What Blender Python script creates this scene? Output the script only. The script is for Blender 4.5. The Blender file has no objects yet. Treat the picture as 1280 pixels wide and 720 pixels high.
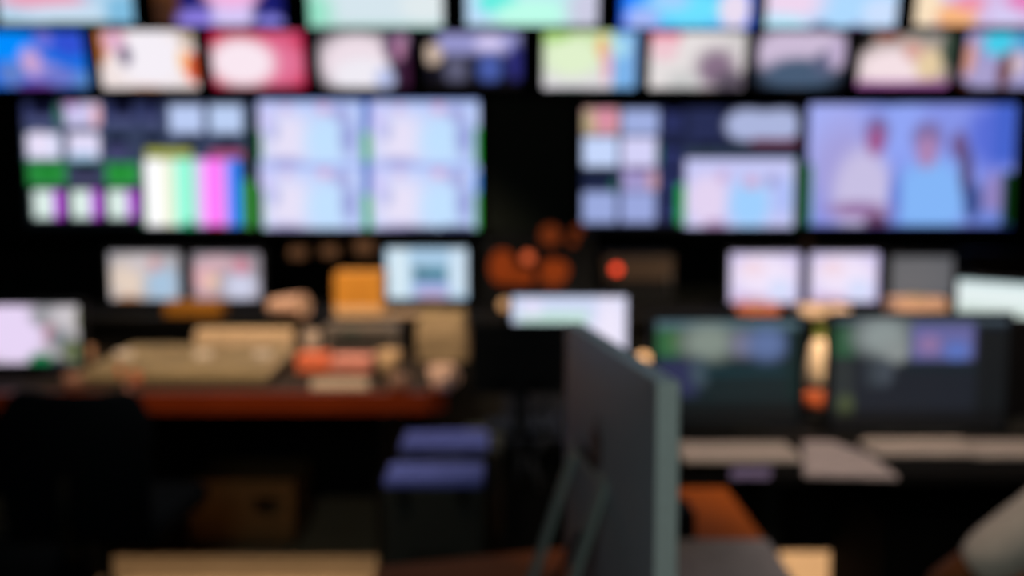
import bpy, bmesh, math, random
import numpy as np
from mathutils import Matrix, Vector
random.seed(7)
SC = bpy.context.scene
COL = SC.collection
R = math.radians
F = 1244.4          # focal length in pixels of the 1280 px wide frame (35 mm lens)
PITCH = R(5.5)
EYE = 1.5
# ------------------------------------------------------------------ camera
cd = bpy.data.cameras.new('camera')
cam = bpy.data.objects.new('camera', cd)
COL.objects.link(cam)
cam.location = (0, 0, EYE)
cam.rotation_euler = (R(90) - PITCH, 0, 0)
cd.lens = 35
cd.sensor_width = 36
cd.dof.use_dof = True
cd.dof.focus_distance = 0.5
cd.dof.aperture_fstop = 3.25
cd.clip_start = 0.05
SC.camera = cam
# ------------------------------------------------------------------ world, exposure
w = bpy.data.worlds.new('world')
SC.world = w
w.use_nodes = True
w.node_tree.nodes['Background'].inputs[0].default_value = (0.5, 0.6, 0.8, 1)
w.node_tree.nodes['Background'].inputs[1].default_value = 0.002
SC.view_settings.view_transform = 'Standard'
SC.view_settings.look = 'None'
SC.view_settings.exposure = 0
SC.view_settings.gamma = 1
SC.view_settings.use_curve_mapping = False
# ------------------------------------------------------------------ lights
WARM = (1.0, 0.74, 0.48)


def spot(loc, target, power, angle, color=WARM, blend=0.6, radius=0.05):
    l = bpy.data.lights.new('overhead_spot', 'SPOT')
    l.energy = power
    l.color = color
    l.spot_size = R(angle)
    l.spot_blend = blend
    l.shadow_soft_size = radius
    o = bpy.data.objects.new('overhead_spot', l)
    COL.objects.link(o)
    o.location = loc
    o.rotation_euler = (Vector(target) - Vector(loc)).to_track_quat('-Z', 'Y').to_euler()


def area(loc, target, power, size, color):
    l = bpy.data.lights.new('added_fill', 'AREA')
    l.energy = power
    l.color = color
    l.size = size
    o = bpy.data.objects.new('added_fill', l)
    COL.objects.link(o)
    o.location = loc
    o.rotation_euler = (Vector(target) - Vector(loc)).to_track_quat('-Z', 'Y').to_euler()


spot((-0.85, 2.45, 3.2), (-0.85, 4.0, 0.5), 175, 52)          # over the left desk
spot((-0.95, 3.3, 3.2), (-0.95, 4.75, 0.85), 300, 60)        # added spot to brighten the bench behind the left desk
spot((1.35, 2.7, 3.2), (1.20, 4.25, 0.6), 620, 56)           # aisle behind the right desk
spot((1.05, 1.7, 3.2), (1.1, 3.0, 0.8), 120, 48, (1, .78, .62))    # over the right desk
spot((0.8, 1.5, 3.2), (0.75, 2.3, 0.75), 28, 40, (1, .76, .55))    # over the near desk
spot((1.35, 1.0, 3.2), (1.0, 1.88, 0.8), 60, 24, (1, .84, .72))     # added spot to brighten the sleeve of the seated person
area((-0.45, -1.3, 2.4), (0.1, 1.4, 1.0), 13, 0.7, (0.80, 1.0, 0.97))  # added cool fill light behind the camera

# ------------------------------------------------------------------ helpers


def at(px, py, Y):
    """world point on the plane y=Y seen at a pixel of the photograph"""
    u = (px - 640) / F
    v = (360 - py) / F
    dy = math.cos(PITCH) + v * math.sin(PITCH)
    dz = -math.sin(PITCH) + v * math.cos(PITCH)
    t = Y / dy
    return Vector((u * t, Y, EYE + dz * t))


def atz(px, py, z):
    """world point on the height z seen at a pixel"""
    v = (360 - py) / F
    dy = math.cos(PITCH) + v * math.sin(PITCH)
    dz = -math.sin(PITCH) + v * math.cos(PITCH)
    t = (z - EYE) / dz
    return Vector(((px - 640) / F * t, dy * t, z))


def lin(c):
    c = np.asarray(c, dtype=float) / 255.0
    return np.where(c <= 0.04045, c / 12.92, ((c + 0.055) / 1.055) ** 2.4)


MATS = {}


def mat(name, color, rough=0.5, metal=0.0, var=0.15, scale=30.0, emit=None, strength=1.0, bump=0.0, spec=0.25):
    if name in MATS:
        return MATS[name]
    m = bpy.data.materials.new(name)
    m.use_nodes = True
    nt = m.node_tree
    b = nt.nodes['Principled BSDF']
    b.inputs['Roughness'].default_value = rough
    b.inputs['Metallic'].default_value = metal
    b.inputs['Specular IOR Level'].default_value = spec
    tc = nt.nodes.new('ShaderNodeTexCoord')
    n = nt.nodes.new('ShaderNodeTexNoise')
    n.inputs['Scale'].default_value = scale
    n.inputs['Detail'].default_value = 4
    nt.links.new(tc.outputs['Object'], n.inputs['Vector'])
    r = nt.nodes.new('ShaderNodeValToRGB')
    r.color_ramp.elements[0].position = 0.3
    r.color_ramp.elements[1].position = 0.7
    r.color_ramp.elements[0].color = tuple(c * (1 - var) for c in color) + (1,)
    r.color_ramp.elements[1].color = tuple(min(1, c * (1 + var)) for c in color) + (1,)
    nt.links.new(n.outputs['Fac'], r.inputs['Fac'])
    nt.links.new(r.outputs['Color'], b.inputs['Base Color'])
    if emit is not None:
        b.inputs['Emission Color'].default_value = tuple(float(e_) for e_ in emit) + (1,)
        b.inputs['Emission Strength'].default_value = strength
    if bump:
        bp = nt.nodes.new('ShaderNodeBump')
        bp.inputs['Strength'].default_value = bump
        nt.links.new(n.outputs['Fac'], bp.inputs['Height'])
        nt.links.new(bp.outputs['Normal'], b.inputs['Normal'])
    MATS[name] = m
    return m


def wood(name, c1, c2, rough=0.4, scale=3.0):
    m = bpy.data.materials.new(name)
    m.use_nodes = True
    nt = m.node_tree
    b = nt.nodes['Principled BSDF']
    b.inputs['Roughness'].default_value = rough
    b.inputs['Specular IOR Level'].default_value = 0.08
    tc = nt.nodes.new('ShaderNodeTexCoord')
    mp = nt.nodes.new('ShaderNodeMapping')
    mp.inputs['Scale'].default_value = (scale, scale * 8, scale)
    n = nt.nodes.new('ShaderNodeTexNoise')
    n.inputs['Scale'].default_value = 2
    n.inputs['Detail'].default_value = 6
    n.inputs['Distortion'].default_value = 0.6
    r = nt.nodes.new('ShaderNodeValToRGB')
    r.color_ramp.elements[0].color = tuple(c1) + (1,)
    r.color_ramp.elements[1].color = tuple(c2) + (1,)
    nt.links.new(tc.outputs['Object'], mp.inputs['Vector'])
    nt.links.new(mp.outputs['Vector'], n.inputs['Vector'])
    nt.links.new(n.outputs['Fac'], r.inputs['Fac'])
    nt.links.new(r.outputs['Color'], b.inputs['Base Color'])
    return m


def picture_mat():
    m = bpy.data.materials.new('lit_screen')
    m.use_nodes = True
    nt = m.node_tree
    b = nt.nodes['Principled BSDF']
    b.inputs['Base Color'].default_value = (0.006, 0.006, 0.007, 1)
    b.inputs['Roughness'].default_value = 0.45
    a = nt.nodes.new('ShaderNodeAttribute')
    a.attribute_name = 'picture'
    nt.links.new(a.outputs['Color'], b.inputs['Emission Color'])
    b.inputs['Emission Strength'].default_value = 1.0
    return m


PIC = picture_mat()
BLACK = mat('black_plastic', (0.006, 0.007, 0.009), 0.6, spec=.08)
BLACKM = mat('black_metal', (0.005, 0.006, 0.006), 0.6, 0.0, spec=.08)
BLACKF = mat('black_fabric', (0.0015, 0.003, 0.0055), 0.95, spec=.05, bump=0.2, scale=200)
WALLM = mat('black_paint', (0.006, 0.008, 0.007), 0.9, scale=6)
DESKB = mat('black_laminate', (0.005, 0.005, 0.005), 0.75, spec=.08)
SILVER = mat('brushed_aluminium', (0.31, 0.32, 0.37), 0.5, 0.2, 0.05, 80)
SILVER_LIT = mat('lit_aluminium_edge', (0.82, 0.90, 0.88), 0.5, 0.1, 0.05, 80)  # paler than the back shell, stronger light on the edge put into the colour
CHROME = mat('grey_metal', (0.15, 0.15, 0.16), 0.35, 0.7)
PAPER = mat('white_paper', (0.62, 0.56, 0.56), 0.8, var=0.05)
CREAM = mat('cream_card', (0.92, 0.68, 0.50), 0.8, var=0.08)
TAN = mat('tan_card', (0.42, 0.33, 0.19), 0.85, var=0.12)
HIGHLIGHT_BROWN = mat('brown_highlight_card', (0.15, 0.085, 0.055), 0.8)  # brown that stands in for warm highlights and reflections
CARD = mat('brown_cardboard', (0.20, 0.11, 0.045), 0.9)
ORANGEW = wood('orange_wood', (0.40, 0.085, 0.006), (0.52, 0.12, 0.012), .65)
REDW = wood('red_brown_wood', (0.15, 0.020, 0.004), (0.21, 0.032, 0.006))
FLOORM = mat('beige_vinyl', (0.52, 0.37, 0.235), 0.7, var=0.08, scale=5)
LID_REFLECTION = mat('lid_blue_reflection', (0.10, 0.14, 0.55), 0.6, spec=.1)  # blue reflection of the screens put into the lid colour
CASE = mat('black_case_shell', (0.016, 0.02, 0.02), 0.6)
SKIN = mat('brown_skin', (0.15, 0.045, 0.012), 0.6, var=0.06)
SHIRT = mat('grey_jersey', (0.66, 0.57, 0.50), 0.95, var=0.12, scale=60)
JEANS = mat('dark_denim', (0.012, 0.014, 0.02), 0.95)
KEYW = mat('white_key_plastic', (0.66, 0.58, 0.54), 0.6, var=0.04)
KEYT = mat('tan_key_plastic', (0.27, 0.215, 0.13), 0.6, var=0.35, scale=12)
REDP = mat('red_orange_card', (0.72, 0.17, 0.08), 0.7)
PINKP = mat('pink_card', (0.70, 0.30, 0.25), 0.7)
YELL = mat('orange_yellow_card', (0.62, 0.27, 0.035), 0.75, var=0.05)
GREYP = mat('grey_plastic', (0.14, 0.12, 0.11), 0.6)


def tag(o, label=None, cat=None, group=None, kind=None):
    if label: o['label'] = label
    if cat: o['category'] = cat
    if group: o['group'] = group
    if kind: o['kind'] = kind
    return o


def empty(name, loc, rz=0.0, label=None, cat=None, group=None):
    o = bpy.data.objects.new(name, None)
    o.empty_display_size = 0.05
    COL.objects.link(o)
    o.location = loc
    o.rotation_euler = (0, 0, rz)
    return tag(o, label, cat, group)


class MB:
    def __init__(s):
        s.bm = bmesh.new()

    def box(s, c, size, bev=0.0, M=None):
        t = bmesh.new()
        bmesh.ops.create_cube(t, size=1)
        for v in t.verts:
            v.co = Vector((v.co.x * size[0], v.co.y * size[1], v.co.z * size[2]))
        if bev > 0:
            bmesh.ops.bevel(t, geom=t.edges[:], offset=bev, segments=2, affect='EDGES', profile=0.5)
        for v in t.verts:
            v.co += Vector(c)
            if M: v.co = M @ v.co
        s._merge(t)
        return s

    def tube(s, p0, p1, r0, r1=None, n=12):
        r1 = r0 if r1 is None else r1
        p0, p1 = Vector(p0), Vector(p1)
        d = p1 - p0
        t = bmesh.new()
        bmesh.ops.create_cone(t, cap_ends=True, segments=n, radius1=r0, radius2=r1, depth=d.length)
        Mx = Matrix.Translation((p0 + p1) / 2) @ d.to_track_quat('Z', 'Y').to_matrix().to_4x4()
        bmesh.ops.transform(t, matrix=Mx, verts=t.verts)
        s._merge(t)
        return s

    def path(s, pts, r, n=8):
        for a, b in zip(pts[:-1], pts[1:]):
            s.tube(a, b, r, r, n)
            s.ball(b, r, 1)
        return s

    def ball(s, c, r, sub=2, sc=(1, 1, 1)):
        t = bmesh.new()
        bmesh.ops.create_icosphere(t, subdivisions=sub, radius=r)
        for v in t.verts:
            v.co = Vector((v.co.x * sc[0], v.co.y * sc[1], v.co.z * sc[2])) + Vector(c)
        s._merge(t)
        return s

    def lathe(s, prof, c=(0, 0, 0), n=24):
        t = bmesh.new()
        rings = []
        for r, z in prof:
            rings.append([t.verts.new((c[0] + r * math.cos(2 * math.pi * k / n), c[1] + r * math.sin(2 * math.pi * k / n), c[2] + z)) for k in range(n)])
        for a, b in zip(rings[:-1], rings[1:]):
            for k in range(n):
                t.faces.new((a[k], a[(k + 1) % n], b[(k + 1) % n], b[k]))
        if prof[0][0] > 1e-4: t.faces.new(rings[0][::-1])
        if prof[-1][0] > 1e-4: t.faces.new(rings[-1])
        s._merge(t)
        return s

    def prism(s, poly, z0, z1):
        """polygon (x, y) extruded from z0 to z1"""
        t = bmesh.new()
        a = [t.verts.new((x, y, z0)) for x, y in poly]
        b = [t.verts.new((x, y, z1)) for x, y in poly]
        t.faces.new(a[::-1])
        t.faces.new(b)
        n = len(poly)
        for k in range(n):
            t.faces.new((a[k], a[(k + 1) % n], b[(k + 1) % n], b[k]))
        s._merge(t)
        return s

    def strip(s, prof, x0, x1, th):
        """bent sheet: profile (y, z) points, thickness th, from x0 to x1"""
        for (ya, za), (yb, zb) in zip(prof[:-1], prof[1:]):
            d = Vector((0, yb - ya, zb - za))
            L = d.length
            a = math.atan2(d.z, d.y)
            Mx = Matrix.Translation(((x0 + x1) / 2, (ya + yb) / 2, (za + zb) / 2)) @ Matrix.Rotation(a, 4, 'X')
            s.box((0, 0, 0), (x1 - x0, L + th * .9, th), th * .3, Mx)
        return s

    def _merge(s, t):
        me = bpy.data.meshes.new('tmp')
        t.to_mesh(me)
        t.free()
        s.bm.from_mesh(me)
        bpy.data.meshes.remove(me)

    def build(s, name, m, parent=None, smooth=False):
        bmesh.ops.recalc_face_normals(s.bm, faces=s.bm.faces[:])
        me = bpy.data.meshes.new(name)
        s.bm.to_mesh(me)
        s.bm.free()
        me.materials.append(m)
        if smooth:
            for p in me.polygons: p.use_smooth = True
        o = bpy.data.objects.new(name, me)
        COL.objects.link(o)
        if parent: o.parent = parent
        return o


def structure(o):
    o['kind'] = 'structure'
    return o


def copy_tree(o, parent=None):
    c = o.copy()
    COL.objects.link(c)
    if parent: c.parent = parent
    for ch in list(o.children):
        copy_tree(ch, c)
    return c


# ------------------------------------------------------------------ screen pictures
def canvas(rect, base, ops, nx, ny):
    x0, y0, x1, y1 = rect
    X, Y = np.meshgrid(np.linspace(x0, x1, nx + 1), np.linspace(y1, y0, ny + 1))
    img = np.empty(X.shape + (3,))
    if isinstance(base[0], (tuple, list)):       # vertical gradient top -> bottom
        t = ((Y - y0) / (y1 - y0))[..., None]
        img[:] = lin(base[0]) * (1 - t) + lin(base[1]) * t
    else:
        img[:] = lin(base)
    for op in ops:
        k, a, b, c, d, col = op[:6]
        soft = op[6] if len(op) > 6 else None
        if k == 'e':
            q = np.sqrt(((X - a) / c) ** 2 + ((Y - b) / d) ** 2)
            sf = 0.5 if soft is None else soft
            al = np.clip((1 + sf / 2 - q) / sf, 0, 1)
        else:
            sf = 1.5 if soft is None else soft
            al = np.clip((X - a) / sf + .5, 0, 1) * np.clip((c - X) / sf + .5, 0, 1) * np.clip((Y - b) / sf + .5, 0, 1) * np.clip((d - Y) / sf + .5, 0, 1)
        al = al[..., None]
        img = img * (1 - al) + lin(col) * al
    return img


def screen_mesh(name, wd, ht, img, M, parent):
    ny, nx = img.shape[0] - 1, img.shape[1] - 1
    vs = [M @ Vector((-wd / 2 + wd * i / nx, 0, -ht / 2 + ht * j / ny)) for j in range(ny + 1) for i in range(nx + 1)]
    fs = [(j * (nx + 1) + i, j * (nx + 1) + i + 1, (j + 1) * (nx + 1) + i + 1, (j + 1) * (nx + 1) + i) for j in range(ny) for i in range(nx)]
    me = bpy.data.meshes.new(name)
    me.from_pydata(vs, [], fs)
    at_ = me.color_attributes.new('picture', 'FLOAT_COLOR', 'POINT')
    flat = np.concatenate([img.reshape(-1, 3), np.ones(((nx + 1) * (ny + 1), 1))], 1).astype(np.float32).ravel()
    at_.data.foreach_set('color', flat)
    me.materials.append(PIC)
    o = bpy.data.objects.new(name, me)
    COL.objects.link(o)
    o.parent = parent
    return o


def monitor(name, rect, Y, base, ops, label, cat, group=None, tilt=0, yaw=0, bez=0.012, deep=0.05,
            stand=None, res=(60, 34), plate=None, bezm=None, stand_off=0.0, inset=4.5):
    """rect in photograph pixels. stand: None = wall bracket back to the rack, or the z of the surface it stands on"""
    rect = (rect[0] + inset, rect[1] + inset, rect[2] - inset, rect[3] - inset)
    x0, y0, x1, y1 = rect
    bez += inset / F * Y * .6
    c = at((x0 + x1) / 2, (y0 + y1) / 2, Y)
    depth = Y * math.cos(PITCH) - (c.z - EYE) * math.sin(PITCH)
    wd = (x1 - x0) / F * depth / max(0.3, math.cos(R(yaw)))
    ht = (y1 - y0) / F * depth / math.cos(R(tilt))
    bz = c.z if stand is None else stand
    root = empty(name, (c.x, Y, bz), R(yaw), label, cat, group)
    M = Matrix.Translation((0, 0, c.z - bz)) @ Matrix.Rotation(R(tilt), 4, 'X')
    bezm = bezm or BLACK
    screen_mesh('screen', wd, ht, canvas(rect, base, ops, *res), M, root)
    b = MB()
    W, H = wd + 2 * bez, ht + 2 * bez
    for sx in (-1, 1):
        b.box((sx * (wd + bez) / 2, 0.004, 0), (bez, 0.022, H), 0.002, M)
    for sz in (-1, 1):
        b.box((0, 0.004, sz * (ht + bez) / 2), (wd, 0.022, bez), 0.002, M)
    b.build('bezel', bezm, root)
    h = MB()
    h.box((0, 0.012 + deep * .25, 0), (W - .004, deep * .5, H - .004), 0.004, M)
    h.box((0, 0.012 + deep * .7, -H * .05), (W * .62, deep * .6, H * .6), 0.008, M)
    h.build('housing', bezm, root)
    if plate:
        MB().box((plate * W, -0.010, -H / 2 + .002), (0.075, 0.004, 0.030), 0.001, M).build('highlight_plate', HIGHLIGHT_BROWN, root)  # warm highlight under the screen, painted as a brown plate
    if stand is None:
        MB().box((0, 0.0, 0), (0.12, 0.02, 0.12), 0.002, Matrix.Translation((0, .012 + deep + .005, 0))) \
            .tube((0, .02 + deep, 0), (0, 5.80 - Y if Y > 5 else .1, 0), 0.02).build('mount_arm', BLACKM, root)
    else:
        hz = c.z - stand
        so = stand_off
        MB().box((so, deep + .005, hz * .5 + .001), (0.05, 0.018, hz), 0.003).build('neck', bezm, root)
        MB().box((so, .045, 0.006), (min(.26, wd * .55), 0.17, 0.012), 0.004).build('foot', bezm, root)
    return root


# ------------------------------------------------------------------ the room
structure(MB().box((0, 2.3, -.05), (8.2, 7.8, .1)).build('floor', FLOORM))
structure(MB().box((0, 2.3, 3.35), (8.2, 7.8, .1)).build('ceiling', WALLM))
structure(MB().box((0, 6.15, 1.65), (8.2, .1, 3.3)).build('wall_back', WALLM))
structure(MB().box((0, -1.55, 1.65), (8.2, .1, 3.3)).build('wall_front', WALLM))
structure(MB().box((-4.05, 2.3, 1.65), (.1, 7.6, 3.3)).build('wall_left', WALLM))
structure(MB().box((4.05, 2.3, 1.65), (.1, 7.6, 3.3)).build('wall_right', WALLM))
structure(MB().box((0, 6.09, .06), (8.0, .02, .12)).build('baseboard_back', BLACKM))

# black steel rack that carries the monitor wall
rk = empty('monitor_rack', (0, 5.9, 0), 0, 'tall black steel rack carrying the rows of lit wall screens', 'rack')
for x in (-3.3, -1.5, -.18, .44, 1.72, 3.3):
    MB().box((x, 0, 1.62), (.07, .07, 3.24), .004).build('post', BLACKM, rk)
for z in (1.28, 1.62, 2.12, 2.62, 3.0):
    MB().box((0, -.055, z), (6.8, .04, .06), .004).build('rail', BLACKM, rk)
cz0, cz1 = at(606, 290, 5.62), at(720, 120, 5.62)
MB().box(((cz0.x + cz1.x) / 2, -.25, (cz0.z + cz1.z) / 2), (cz1.x - cz0.x, .03, cz1.z - cz0.z), .004).build('blanking_panel', mat('dark_green_grey_panel', (.010, .016, .013), .7), rk)
MB().box((0, -.16, at(0, 296, 5.62).z), (6.8, .2, .035), .004).build('cable_shelf', BLACKM, rk)

# ------------------------------------------------------------------ top row of televisions
G1 = 'televisions in the top row of the wall'
T = [
    ((-10, -66, 168, 31), (180, 214, 238), [('e', 50, -2, 55, 12, (235, 165, 190)), ('e', 80, 15, 55, 9, (205, 225, 245)), ('r', 55, 25, 155, 31, (40, 130, 100), 4), ('r', -10, 26, 20, 31, (150, 150, 60), 4), ('e', 150, 12, 22, 20, (130, 190, 225))],
     'wall television at the top left, pale blue picture with a green foot'),
    ((187, -66, 357, 34), (22, 24, 105), [('r', 187, -66, 222, 34, (100, 58, 25), 10), ('e', 245, 24, 28, 14, (140, 125, 225)), ('e', 288, 16, 26, 24, (215, 200, 248)), ('e', 288, -8, 34, 16, (245, 180, 225)), ('e', 335, 27, 18, 10, (135, 130, 225)), ('e', 203, 20, 12, 30, (60, 36, 25))],
     'wall television in the top row with a dark blue and lavender picture'),
    ((380, -66, 557, 36), (214, 230, 238), [('e', 385, 15, 28, 28, (150, 228, 200), .9), ('r', 380, 28, 557, 36, (160, 215, 198), 6), ('e', 530, 5, 30, 20, (225, 235, 238))],
     'wall television in the top row with a plain pale mint picture'),
    ((578, -66, 752, 34), (190, 238, 240), [('e', 590, 10, 28, 26, (190, 222, 252), .9), ('e', 622, 2, 26, 14, (95, 238, 225)), ('e', 665, 16, 45, 16, (190, 255, 235)), ('e', 735, 10, 26, 30, (205, 205, 228), .9), ('r', 578, 30, 752, 34, (170, 165, 150), 3)],
     'wall television in the top row with a pale turquoise picture'),
    ((772, -66, 947, 37), (10, 110, 255), [('e', 865, 10, 62, 26, (110, 225, 255), .9), ('e', 805, 22, 22, 14, (165, 185, 250)), ('e', 920, 10, 20, 24, (235, 222, 242)), ('e', 838, 0, 25, 12, (160, 210, 255)), ('r', 772, -66, 779, 37, (0, 70, 235), 3), ('r', 939, -66, 947, 37, (0, 90, 240), 4)],
     'wall television in the top row with a saturated bright blue picture'),
    ((955, -66, 1128, 36), (175, 218, 255), [('e', 990, 0, 40, 26, (240, 215, 240), .8), ('e', 980, 26, 30, 10, (190, 235, 255)), ('e', 1105, 14, 24, 18, (205, 225, 255)), ('e', 1030, 33, 14, 6, (40, 40, 110)), ('e', 1075, 33, 8, 5, (140, 80, 150))],
     'wall television in the top row, pinkish white picture turning light blue'),
    ((1143, -66, 1320, 34), (215, 190, 232), [('e', 1158, 8, 24, 26, (252, 228, 195)), ('e', 1200, 18, 26, 16, (250, 185, 130)), ('e', 1215, 2, 20, 10, (240, 150, 175)), ('r', 1178, 29, 1228, 34, (235, 110, 50), 4), ('e', 1262, 18, 20, 14, (215, 205, 245)), ('e', 1290, 0, 30, 12, (230, 130, 190))],
     'wall television at the top right with an orange, pink and lavender picture'),
]
for rect, base, ops, lab in T:
    monitor('wall_television', rect, 5.52, base, ops, lab, 'television', G1, tilt=10, bez=.014)

# second row
G2 = 'small monitors in the second row of the wall'
S = [
    ((-20, 37, 112, 112), (22, 110, 225), [('e', 15, 60, 28, 20, (0, 140, 255)), ('e', 88, 55, 22, 16, (50, 80, 210)), ('e', 58, 50, 10, 12, (110, 110, 215)), ('e', 38, 78, 13, 16, (205, 165, 210), .8), ('e', 12, 92, 16, 14, (100, 130, 200), .8), ('e', 58, 92, 16, 12, (190, 160, 220), .8), ('e', 70, 95, 25, 12, (110, 120, 205)), ('e', 40, 108, 24, 8, (110, 60, 160)), ('e', 100, 100, 12, 12, (90, 140, 210))],
     'small wall monitor at the left end of the second row, blue picture'),
    ((120, 36, 249, 113), (242, 228, 226), [('e', 188, 72, 42, 36, (246, 240, 248)), ('e', 125, 55, 12, 26, (200, 118, 60)), ('e', 146, 52, 14, 14, (228, 180, 208)), ('e', 157, 70, 8, 12, (90, 70, 110)), ('e', 153, 38, 9, 5, (210, 90, 30)), ('e', 240, 84, 10, 18, (238, 95, 55)), ('e', 228, 75, 6, 14, (250, 200, 140)), ('e', 180, 111, 25, 5, (225, 160, 120)), ('e', 236, 48, 10, 10, (190, 170, 150))],
     'small wall monitor with a white picture edged in orange on both sides'),
    ((260, 37, 385, 112), (200, 22, 72), [('e', 345, 78, 34, 28, (228, 118, 155), .7), ('e', 302, 78, 40, 28, (250, 232, 242), .5), ('e', 350, 44, 26, 6, (220, 90, 130))],
     'small wall monitor with a crimson picture round a white glow'),
    ((394, 38, 516, 112), (24, 18, 30), [('e', 448, 78, 50, 35, (238, 222, 232), .5), ('e', 455, 95, 40, 22, (240, 236, 245)), ('e', 495, 60, 16, 20, (95, 66, 100)), ('e', 505, 50, 8, 8, (150, 120, 150)), ('r', 486, 76, 516, 112, (40, 26, 48), 8), ('e', 508, 92, 10, 22, (60, 25, 55)), ('e', 480, 98, 12, 14, (185, 195, 235)), ('e', 500, 62, 5, 12, (190, 130, 165))],
     'small wall monitor, pinkish white oval picture with purple right side'),
    ((528, 38, 656, 112), (12, 12, 26), [('r', 548, 42, 650, 68, (150, 150, 205), 9), ('e', 612, 55, 18, 8, (215, 205, 245)), ('e', 541, 68, 12, 12, (205, 182, 165)), ('e', 570, 90, 14, 20, (92, 92, 118)), ('e', 612, 86, 15, 18, (72, 92, 168)), ('e', 645, 78, 10, 22, (45, 45, 120)), ('r', 528, 100, 656, 112, (14, 12, 14), 6)],
     'small wall monitor with a dark picture under a lavender band'),
    ((675, 37, 800, 113), ((200, 228, 165), (228, 222, 232)), [('e', 715, 72, 34, 22, (225, 242, 205)), ('e', 752, 60, 7, 14, (240, 185, 120)), ('e', 759, 82, 6, 20, (232, 165, 190)), ('r', 766, 40, 800, 113, (125, 180, 235), 5), ('e', 776, 60, 10, 12, (170, 220, 240)), ('e', 715, 112, 40, 4, (70, 140, 90)), ('e', 690, 45, 24, 9, (170, 215, 120)), ('e', 798, 70, 4, 40, (150, 150, 210))],
     'small wall monitor with a pale green and blue picture'),
    ((808, 38, 935, 113), (230, 224, 224), [('e', 830, 46, 20, 10, (238, 120, 150)), ('e', 830, 62, 18, 14, (240, 200, 210)), ('e', 896, 85, 26, 24, (135, 112, 135), .8), ('e', 915, 100, 22, 12, (95, 85, 100)), ('e', 855, 100, 20, 12, (205, 205, 205)), ('e', 920, 52, 14, 10, (210, 205, 205))],
     'small wall monitor, off-white picture with one pink corner'),
    ((942, 38, 1060, 112), (28, 30, 40), [('e', 1001, 66, 58, 32, (205, 188, 215), .3), ('e', 1000, 92, 46, 20, (72, 92, 118), .5), ('e', 1030, 78, 12, 14, (90, 95, 125)), ('e', 1046, 66, 12, 18, (190, 172, 205))],
     'small wall monitor, lavender picture above a grey-blue mound'),
    ((1070, 39, 1193, 111), (165, 150, 145), [('e', 1118, 85, 46, 24, (245, 225, 230), .6), ('e', 1106, 44, 16, 8, (140, 48, 15)), ('e', 1162, 80, 18, 18, (230, 205, 165)), ('e', 1140, 62, 12, 14, (215, 165, 155)), ('e', 1186, 60, 12, 24, (70, 88, 75)), ('r', 1070, 100, 1193, 111, (170, 95, 170), 6), ('e', 1078, 48, 12, 16, (30, 26, 26)), ('e', 1150, 46, 22, 8, (150, 148, 140))],
     'small wall monitor, cream picture above a purple foot'),
    ((1200, 38, 1325, 112), (160, 155, 205), [('e', 1246, 54, 20, 16, (70, 205, 235)), ('e', 1290, 52, 25, 14, (60, 160, 210)), ('e', 1211, 74, 8, 20, (215, 155, 140)), ('e', 1258, 88, 9, 22, (110, 62, 50)), ('e', 1275, 80, 10, 14, (210, 190, 205)), ('e', 1232, 92, 14, 14, (170, 160, 205)), ('e', 1205, 106, 12, 6, (90, 45, 35))],
     'small wall monitor at the right end of the second row, cyan patch'),
]
plates = {1: .03, 5: -.02, 6: .10, 7: -.02, 8: -.1}
for k, (rect, base, ops, lab) in enumerate(S):
    monitor('wall_monitor', rect, 5.50, base, ops, lab, 'monitor', G2, tilt=15, bez=.008, plate=plates.get(k))

# third row: the four large displays
G3 = 'large displays of the wall'
opsA = []
SL = (54, 64, 92)
for (a, b) in ((30, 78), (132, 174), (177, 204)):
    opsA += [('r', a, 127, b, 158, (48, 54, 96)), ('r', a + 12, 128, b - 6, 144, (14, 16, 40)), ('r', a + 3, 147, b - 3, 157, (74, 80, 122))]
opsA += [('r', 84, 128, 128, 158, (205, 200, 240), 4), ('e', 92, 132, 10, 6, (190, 150, 210)), ('e', 122, 145, 6, 14, (230, 175, 185)), ('e', 76, 145, 5, 14, (50, 110, 85)),
         ('r', 35, 167, 76, 198, (222, 225, 252), 3), ('r', 87, 167, 125, 198, (228, 222, 250), 3), ('e', 104, 196, 18, 6, (170, 200, 235)), ('e', 50, 180, 14, 14, (235, 225, 250)),
         ('r', 28, 200, 130, 204, (40, 100, 70), 2),
         ('r', 214, 133, 255, 166, (188, 205, 245), 5), ('r', 264, 133, 304, 166, (188, 208, 245), 5)]
for (a, b) in ((134, 160), (180, 206), (228, 250), (274, 298)):
    opsA += [('r', a, 170, b, 180, (10, 18, 40))]
opsA += [('r', 134, 182, 160, 200, (66, 66, 108)),
         ('r', 34, 204, 82, 231, (42, 140, 62), 2), ('r', 50, 208, 70, 216, (10, 120, 25)), ('r', 92, 204, 122, 215, (14, 18, 40)), ('r', 90, 216, 122, 231, (68, 68, 100)), ('r', 132, 204, 173, 231, (45, 150, 65), 2), ('r', 140, 208, 160, 216, (10, 125, 25)),
         ('r', 28, 232, 176, 288, (14, 20, 24))]
for a in (37, 84, 130):
    opsA += [('r', a + 3, 238, a + 28, 272, (215, 238, 232), 2), ('r', a + 28, 238, a + 40, 272, (190, 70, 225), 2), ('e', a + 14, 255, 8, 14, (225, 240, 235))]
bars = ((181, 204, (262, 262, 262)), (204, 217, (240, 244, 215)), (217, 231, (165, 255, 232)), (231, 243, (140, 248, 205)), (243, 256, (232, 195, 252)), (256, 272, (262, 120, 255)), (272, 280, (255, 135, 250)), (280, 286, (190, 160, 250)), (286, 299, (0, 135, 262)))
for a, b, c in bars:
    opsA += [('r', a, 199, b, 282, c, 1.5)]
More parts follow.
